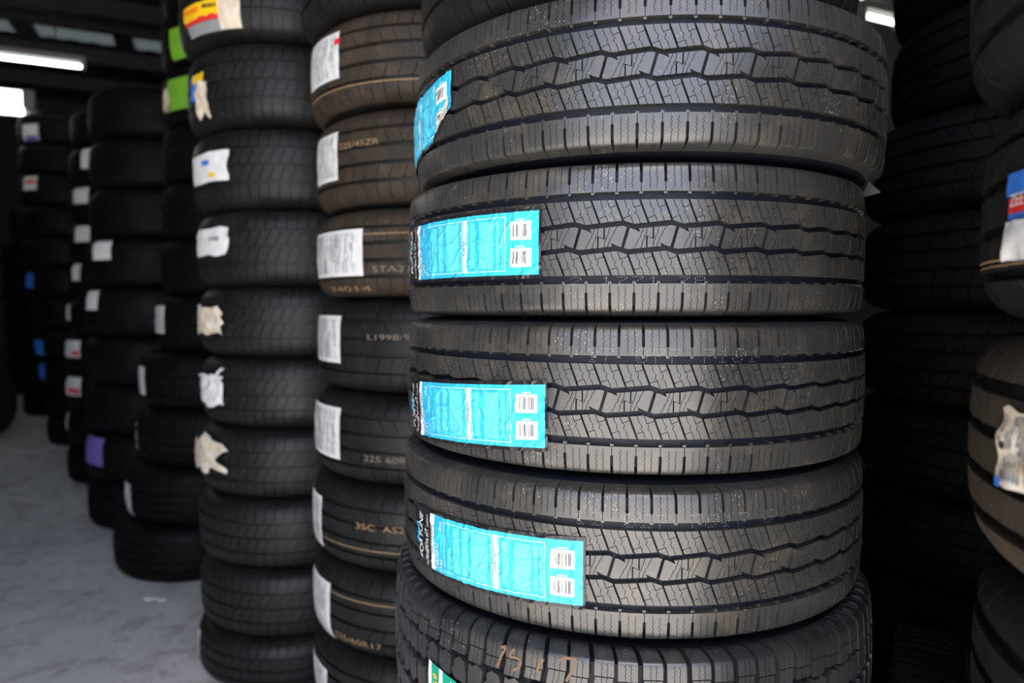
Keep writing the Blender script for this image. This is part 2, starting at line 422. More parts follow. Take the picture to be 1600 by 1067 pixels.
def inner_blocks():
    """two blocks of the upper inner rib in one period, each cut by fine zigzag cuts"""
    out = []
    lean = -10.5 * mm; tb = 19 * mm; tt = 47 * mm
    X = lambda u, t: u + lean * (t - tb) / (tt - tb)
    g = .45 * mm
    for k in (0, 1):
        uL, uR = k * HP + 1.3 * mm, (k + 1) * HP - 1.3 * mm; b = MB()
        wd = uR - uL
        def sipe(f):
            u = uL + wd * f
            return [(u, None), (u + .2 * mm, 27 * mm), (u - 1.8 * mm, 29.5 * mm), (u + 1.4 * mm, 34.5 * mm), (u - .6 * mm, 37.5 * mm), (u, tt)]
        S = []
        for f in (.36, .68):
            S.append([(u, ZIG_TOP(u) if t is None else t) for u, t in sipe(f)])
        def bottom(a, c):
            pts = [a]
            if k == 0 and a < 12 * mm < c: pts.append(12 * mm)
            pts.append(c); return [(u, ZIG_TOP(u)) for u in pts]
        sh = lambda pts, d: [(u + d, t) for u, t in pts]
        mp = lambda poly: [(X(u, t), t) for u, t in poly]
        lo = 25.5 * mm; hi = 38.5 * mm
        s1, s2 = S
        # left piece, cut again low down
        sl = sh(s1, -g)
        xl_at = uL
        low = bottom(uL, sl[0][0]) + [(sl[1][0] - .2 * mm, lo + 1.2 * mm), (uL, lo - 2.2 * mm)]
        ext_poly(b, PM, mp(low), DEP)
        ext_poly(b, PM, mp([(uL, lo - 1.4 * mm), (sl[1][0] - .2 * mm, lo + 2.0 * mm)] + sl[2:] + [(uL, tt)]), DEP)
        ml, mr = sh(s1, g), sh(s2, -g)
        ext_poly(b, PM, mp(bottom(ml[0][0], mr[0][0]) + mr[1:] + ml[:0:-1]), DEP)
        sr = sh(s2, g)
        ext_poly(b, PM, mp(bottom(sr[0][0], uR) + [(uR, hi + 1.4 * mm), (sr[4][0], hi - 1.4 * mm)] + sr[3:0:-1]), DEP)
        ext_poly(b, PM, mp([(sr[4][0], hi - .6 * mm), (uR, hi + 2.2 * mm), (uR, tt), (sr[5][0], tt)]), DEP)
        out.append(b)
    return out

def rotated(fn_blocks):
    """the same blocks turned by half a turn about the middle of the tread"""
    out = []
    a0 = CSYM / PM.R
    for s in fn_blocks:
        b = MB()
        for x, y, z in s.v:
            a = math.atan2(y, x) + math.pi / 2; r = math.hypot(x, y); a2 = a0 - a - math.pi / 2
            b.v.append((r * math.cos(a2), r * math.sin(a2), PM.W - z))
        it = iter(s.n)
        for f in s.f:
            q = []
            for i in f:
                n = next(it); x, y, _ = s.v[i]
                a = math.atan2(y, x); r2 = math.atan2(b.v[i][1], b.v[i][0])
                # mirror in angle and in height: radial stays, tangential and axial flip
                cr = n[0] * math.cos(a) + n[1] * math.sin(a); ct = -n[0] * math.sin(a) + n[1] * math.cos(a)
                q.append((cr * math.cos(r2) + ct * math.sin(r2), cr * math.sin(r2) - ct * math.cos(r2), -n[2]))
            b.f.append(f); b.n.extend(q)
        out.append(b)
    return out

def centre_blocks():
    """the two blocks of the centre rib in one period, parted by a slanted groove and a Z-shaped cut"""
    g = .45 * mm; top = lambda u: ZIG_CEN(u)
    bot = lambda u: -ZIG_CEN(CSYM - u)
    A = MB(); B = MB()
    # left block: from the slanted groove to the Z cut
    la = 7.4 * mm
    zt, zm = 36.6 * mm, 28.7 * mm
    topA = [(12.5 * mm, top(12.5 * mm)), (17.0 * mm, 8.2 * mm), (20.5 * mm, 6.6 * mm), (18.6 * mm, top(18.6 * mm)), (zt, top(zt))]
    # cut down the left block by one zigzag
    s = [(24.5 * mm, top(24.5 * mm)), (22.5 * mm, 5 * mm), (20.8 * mm, 3.4 * mm), (21.2 * mm, 1.0 * mm), (17.5 * mm, -3.0 * mm), (17.5 * mm, -5 * mm), (12.5 * mm, bot(12.5 * mm))]
    botL = [(4.5 * mm + .8 * mm, bot(5.3 * mm)), (12.5 * mm - g, bot(12.5 * mm - g))]
    ext_poly(A, PM, [(la + .2 * mm, top(la) - .3 * mm), (.6 * mm, bot(.6 * mm) + .2 * mm)] + botL + [(u - g, t) for u, t in s[-2:0:-1]] + [(24.5 * mm - g, top(24.5 * mm))] + topA[3::-1], DEP)
    s2 = [(26.2 * mm, 2.0 * mm), (25.6 * mm, -2 * mm), (23.4 * mm, -4.5 * mm), (23.0 * mm, -8 * mm), (21.5 * mm, bot(21.5 * mm))]
    zl = [(zt - .9 * mm, top(zt)), (zt - .9 * mm, -.9 * mm), (zm - .9 * mm, 2.5 * mm), (zm - .9 * mm, bot(zm - .9 * mm))]
    # between the zigzag and the second cut, then the rest to the Z cut
    ext_poly(A, PM, [(24.5 * mm + g, top(24.5 * mm))] + [(u + g, t) for u, t in s[1:]] + [(u - g, t) for u, t in s2[::-1]] + [(27.6 * mm, 4.5 * mm), (28.4 * mm, top(28.4 * mm))], DEP)
    ext_poly(A, PM, [(28.4 * mm + 2 * g, top(29 * mm)), (27.6 * mm + 2 * g, 4.3 * mm), (26.2 * mm + g, 2.0 * mm)] + [(u + g, t) for u, t in s2[1:]] + [zl[3], zl[2], zl[1], zl[0]], DEP)
    B = rotated([A])[0]
    return [A, B]

def shoulder_block():
    """a shoulder block of the upper edge: wide slots outside, slits inside, two zigzag cuts"""
    b = MB(); tend = PM.tsh + .016; u0 = -9 * mm
    half = 1.9 * mm
    rows_t = [57.5, 60, 63, 66, 68.5, 69.2, 72, 75, 78, 81, 84, 87, 90, 93, 96, 100, 104, 108]
    rows_t = [t * mm for t in rows_t if t * mm < tend] + [tend]
    zig = [0, 1, -.6, .8, -1, .9, -.4, 1, -.9, .7, -.5, .5, 0, 0, 0, 0, 0, 0, 0]
    def gap(t):
        if t < 69 * mm: return .5 * mm
        if t < 90 * mm: return half
        return max(.15 * mm, half * (tend - t) / (tend - 90 * mm))
    def sg(t): return .42 * mm if 61 * mm < t < 92 * mm else .08 * mm
    cuts = [.36, .64]; wd = HP
    edges = []
    for k, t in enumerate(rows_t):
        L_, R_ = u0 + gap(t), u0 + wd - gap(t)
        e = [L_]
        for f in cuts:
            z = zig[k % len(zig)] * 1.3 * mm if t < 92 * mm else 0
            e += [u0 + wd * f + z - sg(t), u0 + wd * f + z + sg(t)]
        edges.append(e + [R_])
    for q in range(3):
        ribbon(b, PM, [(t, edges[k][2 * q], edges[k][2 * q + 1]) for k, t in enumerate(rows_t)], DEP)
    # the small tab on the edge of the groove
    ribbon(b, PM, [(54.6 * mm, u0 - 2.2 * mm, u0 + 2.2 * mm), (57.8 * mm, u0 - 2.2 * mm, u0 + 2.2 * mm)], DEP, -.0022)
    return b

ib = inner_blocks(); cb = centre_blocks(); sb = [shoulder_block()]
ROWS = [('shoulder_block', sb, 2), ('inner_block', ib, 1), ('centre_block', cb, 1), ('inner_block', rotated(ib), 1), ('shoulder_block', rotated(sb), 2)]
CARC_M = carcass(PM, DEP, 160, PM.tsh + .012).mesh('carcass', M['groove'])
BLOCK_ME = [[(nm, k, rep, mb.mesh(nm, M['tread'])) for k, mb in enumerate(mbs)] for nm, mbs, rep in ROWS]
LIM = math.radians(92)
def rest_mesh():
    b = MB()
    for nm, mbs, rep in ROWS:
        for mb in mbs:
            for i in range(NP * rep):
                a = 2 * math.pi * i / (NP * rep); x = (a + math.pi) % (2 * math.pi) - math.pi
                if abs(x) > LIM: b.join(mb, a)
    return b.mesh('rear_tread', M['tread'])
REST_M = rest_mesh()
def highway_tyre(xy, z, rot, tilt, label):
    T = new_tyre('tyre', xy, z, PM, rot, tilt, label)
    link('carcass', CARC_M, T['o'])
    for row in BLOCK_ME:
        for nm, k, rep, me in row:
            for i in range(NP * rep):
                a = 2 * math.pi * i / (NP * rep); x = (a + math.pi) % (2 * math.pi) - math.pi
                if abs(x) <= LIM:
                    o = link('tread_block', me, T['o']); o.rotation_euler = (0, 0, a)
    tag(link('rear_tread', REST_M, T['o']), kind='stuff')
    return T

# ------------------------------------------------------------------ the blue-labelled stack
def two_edges(xl, xr, R, py):
    a, b = azim(xl, py), azim(xr, py); h, c = (b - a) / 2, (a + b) / 2; D = R / math.sin(h); return D * math.sin(c), D * math.cos(c)
A_AX = [(.222, 1.222), (.204, 1.242), (.2035, 1.232), (.198, 1.217)]
A_Z = [1.38925, 1.18375, .97825, .77275]
FACE = math.radians(-10)                      # the separate blocks lie on the side towards the door
A = []
A_LAB = ['tyre whose blue label wraps out of sight with a peeled corner, top of blue-labelled four',
         'tyre with flat blue label showing two barcodes, second from top of the blue-labelled four',
         'tyre with wrinkled blue label low on its tread, third from top of blue-labelled four',
         'lowest blue-labelled tyre, resting on the lugged tyre, with its whole long label in view']
for i in range(4):
    A.append(highway_tyre(A_AX[i], A_Z[i], FACE + (.018, .004, .047, -.012)[i] * 2, ((-.001, .003), (0, -.001), (0, .001), (.001, -.001))[i], A_LAB[i]))
# a dark tyre lies on top of them
def blue_label(T, px, tc, skew=0.0, seed=0, torn=False):
    """the long printed label: black end, white code strip, blue field with two text frames, bar and two bar codes"""
    P = T['P']; ur, _ = spot(px, 478 if not torn else 150, T)
    def wv(u, t):
        n1 = noise.noise((u * 34 + seed, t * 62, seed)); n2 = noise.noise((u * 22 + seed, t * 38, seed + 7)); n3 = noise.noise((u * 48, t * 30, seed + 3))
        return .0014 + .0011 * n1 + .0016 * max(0, 1 - abs(n2) * 9) + .0010 * max(0, 1 - abs(n3) * 9)
    sk = lambda u: skew * (u - ur)
    Lk = lambda a: ur - a
    def corner(u, t, x, y):
        t += sk(u)
        cut = 1 - (ur - u) / .060
        if torn and cut > 0:
            lim = -.0465 + .038 * cut
            if t - tc < lim: t = tc + lim
        return u, t
    def lay(name, a0, a1, t0, t1, h, mt, parent, nu=24, nt=12):
        return sheet(P, Lk(a0), Lk(a1), tc + t0, tc + t1, h, nu, nt, wv, 0, corner).build(name, M[mt], parent)
    base = lay('label_sticker', .3127, -.003, -.0465, .0465, .0005, 'black_film', T['o'], 190, 56)
    base['label'] = 'long printed label, blue field with black end'
    lay('blue_field', .250, 0, -.0415, .0415, .0008, 'cyan', base, 150, 50)
    lay('code_strip', .2600, .2500, -.0415, .0415, .0009, 'white', base, 8, 34)
    if torn:
        # the lifted corner shows its pale back
        b = sheet(P, Lk(.044), Lk(.0), tc - .03, tc - .018, .003, 12, 6, lambda u, t: .004 * (u - Lk(.044)) / .044, 0,
                  lambda u, t, x, y: (u, tc - .038 + .030 * x + .015 * y * (.35 + x * .55)))
        b.build('peeled_corner', M['old_paper'], base)
    def frame(a0, a1, t0, t1, wd=.0009):
        for q in ((a0, a1, t0, t0 + wd), (a0, a1, t1 - wd, t1)): lay('frame_line', *q, .0011, 'line_cyan', base, 50, 1)
        for q in ((a0, a0 - wd, t0, t1), (a1 + wd, a1, t0, t1)): lay('frame_line', *q, .0011, 'line_cyan', base, 1, 30)
    frame(.2244, .1290, -.036, .036); frame(.1180, .0500, -.036, .036)
    for a0, a1, t0, t1 in ((.216, .208, -.030, .000), (.203, .190, -.032, .032), (.184, .172, -.032, .033), (.166, .136, -.033, .033),
                           (.112, .103, -.030, .030), (.094, .070, -.032, .031), (.065, .060, -.030, .030), (.056, .053, -.031, .030)):
        lay('text_block', a0, a1, t0, t1, .00105, 'pale_cyan', base, 20, 26)
    lay('warning_bar', .1268, .1194, -.0365, .0365, .0011, 'white', base, 6, 30)
    for t0, t1 in ((.0045, .029), (-.031, -.0065)):
        if torn and t0 < 0: t0 = -.022
        p = lay('barcode_panel', .0424, .0105, t0, t1, .0011, 'white', base, 16, 12)
        b = MB(); x = .038; rnd = random.Random(5 + seed)
        while x > .0145:
            wd = rnd.choice((.0005, .0008, .0013)); k = sheet(P, Lk(x), Lk(x - wd), tc + t0 + .004, tc + t1 - .004, .0020, 1, 14, wv, 0, corner); b.join(k); x -= wd + rnd.choice((.0007, .0011, .0022))
        b.build('barcode', M['ink'], p)
        lay('caption_line', .034, .020, t1 + .0015, t1 + .003, .0011, 'line_cyan', base, 6, 2)
    W = lambda mb, s, a, t, ln, ht, h=.0024, shear=0.0: word(mb, P, s, Lk(a), tc + t + sk(Lk(a)), ln, ht, h, False, shear, wv)
    b = MB(); W(b, 'FORTUNE', .2835, -.031, .066, .0105, shear=.25); 
    b.build('brand_lettering', M['white'], base); b = MB(); W(b, 'TORMENTA H/T', .2655, -.040, .056, .0068, shear=.2)
    b.build('model_lettering', M['white'], base); b = MB(); W(b, 'FSR305', .2655, .020, .018, .0045)
    b.build('code_lettering', M['white'], base)
    lay('brand_emblem', .306, .299, -.012, .020, .0011, 'cyan', base, 6, 14)
    b = MB(); W(b, '3260030504', .2520, -.018, .042, .0062); b.build('code_number', M['ink'], base)
    b = MB(); W(b, '245/70R17', .2370, -.036, .038, .0075); b.build('size_lettering', M['white'], base); b = MB(); W(b, '110T', .2275, -.037, .018, .0055)
    b.build('load_lettering', M['white'], base); b = MB(); W(b, 'M+S', .2275, .022, .013, .0055)
    b.build('season_lettering', M['white'], base)
    b = MB(); W(b, 'WARNING', .1208, -.014, .029, .0046); b.build('warning_lettering', M['ink'], base)

blue_label(A[0], 706, .001, .10, 11, torn=True)
blue_label(A[1], 843, -.003, .0, 2)
blue_label(A[2], 853, -.023, .06, 3)
blue_label(A[3], 914, -.011, .035, 4)

# dot-matrix marks sprayed across a groove and the rib beside it
FONT57 = {'0': '0E11131519110E', '1': '040C040404040E', '2': '0E11010204081F', '7': '1F010204080808', '8': '0E11110E11110E', 'C': '0E11101010110E', ' ': '00000000000000', 'M': '111B1515111111'}
def dot_marks(T, s, px0, px1, py, t_lo, t_hi, gro):
    u0, _ = spot(px0, py, T); u1, _ = spot(px1, py, T); b = MB(); n = len(s); cw = (u1 - u0) / n; P = T['P']
    for k, ch in enumerate(s):
        rows = [int(FONT57[ch][2 * r:2 * r + 2], 16) for r in range(7)]
        for r in range(7):
            for q in range(5):
                if rows[r] >> (4 - q) & 1:
                    u = u0 + cw * (k + q / 6.5); t = t_hi + (t_lo - t_hi) * r / 6; h = .0004
                    if gro[0] < t < gro[1]: h = -DEP + .0005
                    e = .00055; i = b.add(*[P.map(u + x * e, t + y * e, h)[0] for x, y in ((-1, -.6), (0, -1), (1, -.6), (1, .6), (0, 1), (-1, .6))])
                    b.face(i)
    b.build('dot_marking', M['dots'], T['o'])
dot_marks(A[2], '17 077 7101 8', 915, 1238, 560, .0495, .066, (.047, .057))
dot_marks(A[3], '12 027 7017 8', 898, 1222, 800, .0495, .067, (.047, .057))
dot_marks(A[1], '2 1771 78', 890, 1115, 433, -.058, -.049, (-.057, -.047))

# ------------------------------------------------------------------ the lugged tyre under them
PL = Prof(.400, .2132, .225, LUGH, .1050, True); NL = 42; PERL = 2 * math.pi * PL.R / NL; DL = .012
def lug_blocks():
    """two shoulder lugs: cut by fine zigzags, bent over the edge, with a raised panel on the ledge"""
    out = []
    tend = PL.tsh + .036; HPL = PERL / 2
    for k in (0, 1):
        b = MB(); u0 = k * HPL; wid = (3.3 if k else 2.4) * mm; wid2 = (2.4 if k else 3.3) * mm
        split = PL.tsh - (.021 if k else .025); t0 = PL.tsh - (.043 if k else .039); top = PL.tsh - .004
        bend = lambda t: -.007 * max(0, t - PL.tsh) / .03 - .16 * max(0, split - t)
        def edges(t):
            e = 1.35 if t < split else 1.0
            return u0 + bend(t) + wid * e, u0 + bend(t) + HPL - wid2 * e
        def band(a, c, cut, h1=None):
            n = 8; T_ = [a + (c - a) * i / n for i in range(n + 1)]
            fr = [0, .38, .66, 1] if cut else [0, 1]
            for q in range(len(fr) - 1):
                rows = []
                for i, t in enumerate(T_):
                    L_, R_ = edges(t); zz = .0011 * (1, -.6, .4, -1, .8, -.3, .9, -.8, .5)[i] if cut else 0; g = .0004
                    x0 = L_ + (R_ - L_) * fr[q] + (zz + g if q else 0); x1 = L_ + (R_ - L_) * fr[q + 1] + (zz - g if q < len(fr) - 2 else 0)
                    rows.append((t, x0, x1))
                ribbon(b, PL, rows, DL, 0, h1)
        band(t0, split - .0007, True); band(split + .0007, top, True); band(top, tend - .008, False); band(tend - .008, tend, False, -.006)
        c = u0 + HPL / 2 - .004
        ribbon(b, PL, [(PL.tsh + q_, c - .0048, c + .0048) for q_ in (.006, .011, .016, .020)], .002, .0012)
        ribbon(b, PL, [(PL.tsh + q_, c - .0028, c + .0028) for q_ in (.009, .013, .017)], .002, .0020)
        out.append(b)
    return out
def mid_lugs():
    out = []
    for k in (0, 1):
        b = MB(); u0 = k * PERL / 2
        p = [(1.5, 14), (9, 9), (13, 11.5), (26, 9), (27, 20), (23, 33), (12, 35.5), (4, 31), (3.5, 23), (-.5, 21)] if k == 0 else [(1.5, 11), (10, 13), (14, 8), (25.5, 12), (26, 24), (27, 31), (17, 36), (9, 32.5), (2.5, 34), (1, 21)]
        ext_poly(b, PL, [(u0 + x * mm, (26 + (t - 8) * 1.3) * mm) for x, t in p], DL); out.append(b)
    for k in (0, 1):
        b = MB(); u0 = k * PERL / 2
        p = [(2, -5), (14, -6.5), (24, -4), (26, 0), (22, 5), (11, 3.5), (4, 6), (0, 2)]
        ext_poly(b, PL, [(u0 + x * mm, t * 3.3 * mm) for x, t in p], DL); out.append(b)
    return out
def flip(mbs, P):
    out = []
    for s in mbs:
        b = MB(); b.v = [(-x, y, P.W - z) for x, y, z in s.v]; b.f = list(s.f); b.n = [(-x, y, -z) for x, y, z in s.n]; out.append(b)
    return out
lg = lug_blocks(); ml = mid_lugs()
L_ALL = lg + ml + flip(lg, PL) + flip(ml[:2], PL)
L_ME = [mb.mesh('lug', M['lug']) for mb in L_ALL]
def lug_tyre(xy, z, rot, label):
    T = new_tyre('lugged_tyre', xy, z, PL, rot, (0, 0), label)
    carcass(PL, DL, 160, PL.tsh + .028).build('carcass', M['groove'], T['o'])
    rest = MB()
    for mb, me in zip(L_ALL, L_ME):
        for i in range(NL):
            a = 2 * math.pi * i / NL; x = (a + math.pi) % (2 * math.pi) - math.pi
            if abs(x) <= LIM:
                o = link('tread_block', me, T['o']); o.rotation_euler = (0, 0, a)
            else: rest.join(mb, a)
    tag(rest.build('rear_tread', M['lug'], T['o']), kind='stuff')
    return T
A5 = lug_tyre((.196, 1.203), .7670 - .2132, FACE, 'chunky lugged off-road tyre with green label under the blue-labelled four')
def stroke(b, P, pts, wd, h):
    for (u0, t0), (u1, t1) in zip(pts, pts[1:]):
        d = Vector((u1 - u0, t1 - t0)); 
        if d.length < 1e-6: continue
        n = Vector((-d.y, d.x)).normalized() * wd / 2
        i = b.add(*[P.map(u, t, h)[0] for u, t in ((u0 + n.x, t0 + n.y), (u0 - n.x, t0 - n.y), (u1 - n.x, t1 - n.y), (u1 + n.x, t1 + n.y))]); b.face(i[::-1])
b = MB()
for line in ([(776, 1043), (782, 1025), (786, 1018), (788, 1012), (780, 1014)], [(802, 1016), (796, 1022), (795, 1028), (808, 1030), (813, 1036), (810, 1044), (800, 1048)],
             [(838, 1052), (841, 1040), (848, 1032)], [(872, 1034), (884, 1031), (900, 1034), (893, 1050), (884, 1066)]):
    stroke(b, PL, [spot(x, y, A5) for x, y in line], .0035, .0008)
b.build('chalk_mark', M['chalk'], A5['o'])
# green label
u0, t0 = spot(672, 1040, A5); u1, _ = spot(760, 1062, A5)
wv = lambda u, t: .0012 + .0010 * noise.noise((u * 60, t * 60, 4))
tg = .026; LEN = .14
gl = sheet(PL, u0, u0 + LEN, tg - .085, tg, .001, 40, 20, wv, -.018).build('label_sticker', M['green'], A5['o']); gl['label'] = 'green and white printed label'
T_OF = lambda u: tg - .018 * ((u - u0) / LEN - .5)
for a, c, mt in ((0, .0075, 'white'), (.026, .034, 'white')):
    sheet(PL, u0 + a, u0 + c, tg - .085, tg, .0014, 4, 20, wv, 0, lambda u, t, x, y: (u, t - .018 * ((u - u0) / LEN - .5))).build('white_strip', M[mt], gl)
sheet(PL, u0 + .036, u0 + LEN - .004, tg - .085, tg - .020, .0014, 30, 14, wv, 0, lambda u, t, x, y: (u, t - .018 * ((u - u0) / LEN - .5))).build('cream_panel', M['cream'], gl)
b = MB(); word(b, PL, 'SL369', u0 + .023, tg - .052, .046, .011, .002, False, .1, wv); b.build('yellow_lettering', M['yellow'], gl)
b = MB(); word(b, PL, 'WESTLAKE', u0 + .050, tg - .0150, .088, .0135, .0022, True, .15, wv)
for i, (x, y, z) in enumerate(b.v): b.v[i] = (x, y, z - .010 * 0)
b.build('white_lettering', M['white'], gl)

# ------------------------------------------------------------------ other kinds of tyre
def kind_meshes(name, R, W, ribs, material, depth=.007, N=56, rim=None):
    """ribs: (t0, t1, lean, cuts per pitch, gap); shoulders run over the edge when t1 is None"""
    P = Prof(R, W, rim, ROUND, .086); out = []
    pit = 2 * math.pi * R / N
    for t0, t1, lean, cuts, gap in ribs:
        for sgn in ((1, -1) if t1 is None else (1,)):
            b = MB()
            for i in range(N):
                for c in range(cuts):
                    wd = pit / cuts; u = (i + c / cuts) * pit
                    if t1 is None:
                        te = P.tsh + .013; rows = []
                        for k in range(7):
                            t = t0 + (te - t0) * k / 6; g_ = gap if k < 5 else gap * .3
                            rows.append((sgn * t, u + lean * k / 6 * sgn + g_, u + wd + lean * k / 6 * sgn - g_))
                        ribbon(b, P, rows, depth)
                    else:
                        rows = []
                        for k in range(3):
                            t = t0 + (t1 - t0) * k / 2
                            rows.append((t, u + lean * k / 2 + gap, u + wd + lean * k / 2 - gap))
                        ribbon(b, P, rows, depth)
            out.append(('shoulder_rib' if t1 is None else 'tread_rib', b.mesh('rib', M[material])))
    gm = 'groove' if material in ('tread', 'dark') else material
    return dict(P=P, parts=[('carcass', carcass(P, depth, 72, P.tsh + .008).mesh('carcass', M['far'] if material == 'far' else M['dark']))] + out)

def plain_tyre(K, xy, z, rot, label, name='tyre', tilt=(0, 0), group=None):
    T = new_tyre(name, xy, z, K['P'], rot, tilt, label, group)
    for nm, me in K['parts']: link(nm, me, T['o'])
    return T

TOUR = lambda W, R=.325, mt='dark': kind_meshes('touring', R, W, ((.048 * W / .21, None, .004, 1, .0015), (.004, .040 * W / .21, .016, 1, .0014), (-.040 * W / .21, -.004, .016, 1, .0014)), mt, .007, 66)
HIGH = lambda W, R=.330, mt='brown': kind_meshes('highway', R, W, ((.058 * W / .205, None, .003, 1, .0010), (.024, .050 * W / .205, -.012, 1, .0009), (-.015, .015, 0, 1, .0002), (-.050 * W / .205, -.024, .012, 1, .0009)), mt, .008, 60)
WIDE = lambda W, R=.36, mt='tan': kind_meshes('wide', R, W, ((.068 * W / .225, None, .004, 1, .0006), (.027, .055, -.010, 1, .0006), (-.015, .015, 0, 1, .0001), (-.055, -.027, .010, 1, .0006)), mt, .010, 48)
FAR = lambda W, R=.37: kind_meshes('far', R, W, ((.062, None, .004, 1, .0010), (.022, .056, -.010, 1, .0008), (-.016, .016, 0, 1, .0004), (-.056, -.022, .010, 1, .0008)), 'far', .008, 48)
_k = {}
def K(fn, W, R, mt=None):
    key = (id(fn), round(W, 4), R, mt)
    if key not in _k: _k[key] = fn(W, R, mt) if mt else fn(W, R)
    return _k[key]

def sticker(T, x0, y0, x1, y1, mt='paper', wav=.0012, outline=None, label=None, prints=True, h=.0008, name='label_sticker', tear=0.0):
    ym, xm = (y0 + y1) / 2, (x0 + x1) / 2
    ua, _ = spot(x0, ym, T); ub, _ = spot(x1, ym, T); _, ta = spot(xm, y1, T); _, tb = spot(xm, y0, T)
    if ub < ua - math.pi * T['P'].R: ub += 2 * math.pi * T['P'].R
    elif ub < ua: ua, ub = ub, ua
    W = T['P'].W; lim = W * .43
    if tb - ta > 2 * lim: ta, tb = -lim, lim
    elif ta < -lim: ta, tb = -lim, tb - ta - lim
    elif tb > lim: ta, tb = ta - tb + lim, lim
    sd = x0 * .37 + y0 * .11
    def ol(u, t, x, y):
        k = tear * noise.noise((x * 3 + sd, y * 3, sd)); k2 = tear * noise.noise((x * 3 + sd, y * 3 + 9, sd + 5))
        return u + k * (ub - ua), t + k2 * (tb - ta)
    wvf = lambda u, t: abs(wav) + wav * noise.noise((u * 40 + sd, t * 40, sd))
    o = sheet(T['P'], ua, ub, ta, tb, h, 18, 14, wvf, 0, outline or ol).build(name, M[mt], T['o'])
    if label: o['label'] = label
    du, dt = ub - ua, tb - ta
    if prints:
        rnd = random.Random(int(sd * 10)); b = MB()
        lines = max(3, int(abs(du) / .0042)); wd = .0008 / abs(du)
        for i in range(lines):
            x = .10 + .80 * i / (lines - 1); a = .08
            while a < .9:
                c = min(.93, a + .08 + .35 * rnd.random())
                if rnd.random() < .62:
                    k = wd * rnd.choice((.7, 1, 1.6))
                    b.join(sheet(T['P'], ua + du * (x - k), ua + du * (x + k), ta + dt * a, ta + dt * c, h + .0005, 1, 6, wvf, 0, ol))
                a = c + .04
        b.build('print', M['grey_ink'], o)
    return o, (ua, ub, ta, tb)
def stencil(T, s, x0, x1, y, ht, mt='stencil'):
    u0, t = spot(x0, y, T); u1, t2 = spot(x1, y, T)
    if u1 < u0 - math.pi * T['P'].R: u1 += 2 * math.pi * T['P'].R
    b = MB(); word(b, T['P'], s, u0, (t + t2) / 2 - ht / 2, u1 - u0, ht, .0006, True); b.build('stencil_lettering', M[mt], T['o'])
def stripe(T, t, wd=.0022, mt='stencil_y'):
    P = T['P']; b = MB(); n = 90; c = []
    for i in range(n):
        u = 2 * math.pi * P.R * i / n; c.append(b.add(P.map(u, t - wd / 2, .0005)[0], P.map(u, t + wd / 2, .0005)[0]))
    for i in range(n):
        j = (i + 1) % n; b.face([c[i][0], c[j][0], c[j][1], c[i][1]])
    b.build('paint_stripe', M[mt], T['o'])

ORD = ['first', 'second', 'third', 'fourth', 'fifth', 'sixth', 'seventh', 'eighth', 'ninth', 'tenth', 'eleventh', 'twelfth']
# two tyres hidden below the lugged one, and the dark one on top of the blue-labelled stack
z = 0.0; KB = K(TOUR, .274, .37)
for i in range(2):
    plain_tyre(KB, (.19 + .01 * i, 1.22), z, .3 * i, 'plain black tyre %s the floor below the lugged tyre' % ('on' if i == 0 else 'second from')); z += .274
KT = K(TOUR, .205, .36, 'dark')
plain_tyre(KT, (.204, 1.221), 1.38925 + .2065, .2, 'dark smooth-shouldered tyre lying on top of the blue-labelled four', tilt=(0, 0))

# ------------------------------------------------------------------ brown-dusted stack (left of the blue labels)
B_XL = [483, 483, 484, 485, 490, 497, 497, 497, 489, 476]
B_W = [.1825, .1825, .206, .206, .217, .224, .213, .224, .216, .22]
B_DESC = ['lowest tyre', 'tyre with a cut-off white label at the bottom frame edge', 'tyre stencilled 225/60R17 with large white label', 'tyre with narrow white label on its left edge',
          'tyre with white label torn at the left', 'dark tyre with upright white label', 'tyre with largest square white label', 'tyre with tall white label and tan stencil',
          'rust-brown dusted tyre with curling white label', 'half-seen tyre at the top frame edge']
BT = []; z = 0
for i in range(10):
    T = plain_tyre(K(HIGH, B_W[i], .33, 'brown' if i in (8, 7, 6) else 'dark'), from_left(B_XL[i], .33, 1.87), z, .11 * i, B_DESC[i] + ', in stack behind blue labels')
    BT.append(T); z += B_W[i]
for i, r in ((8, (487, 57, 530, 130)), (7, (497, 211, 528, 285)), (6, (497, 360, 567, 432)), (5, (496, 493, 532, 565)), (4, (491, 634, 531, 712)), (3, (486, 770, 503, 845)), (2, (482, 900, 516, 987)), (1, (485, 1037, 512, 1100))):
    sticker(BT[i], *r, 'paper', .0010, label='white paper label')
sticker(BT[8], 523, 60, 532, 70, 'red', h=.0018, prints=False, name='red_spot')
stencil(BT[2], '225/60R17', 521, 595, 1001, .017, 'stencil_y'); stencil(BT[3], '35C  AS2', 556, 632, 825, .014, 'stencil_y')
stencil(BT[4], '225 60R', 568, 636, 718, .014); stencil(BT[5], 'L1998/5', 574, 640, 527, .013); stencil(BT[6], 'STA21', 582, 640, 420, .014); stencil(BT[7], '225/45ZR', 530, 592, 225, .014, 'stencil_y')
stencil(BT[6], '74014', 510, 575, 453, .014, 'stencil_y')
for i, t in ((6, .040), (3, -.040), (2, .040), (8, -.062)): stripe(BT[i], t)

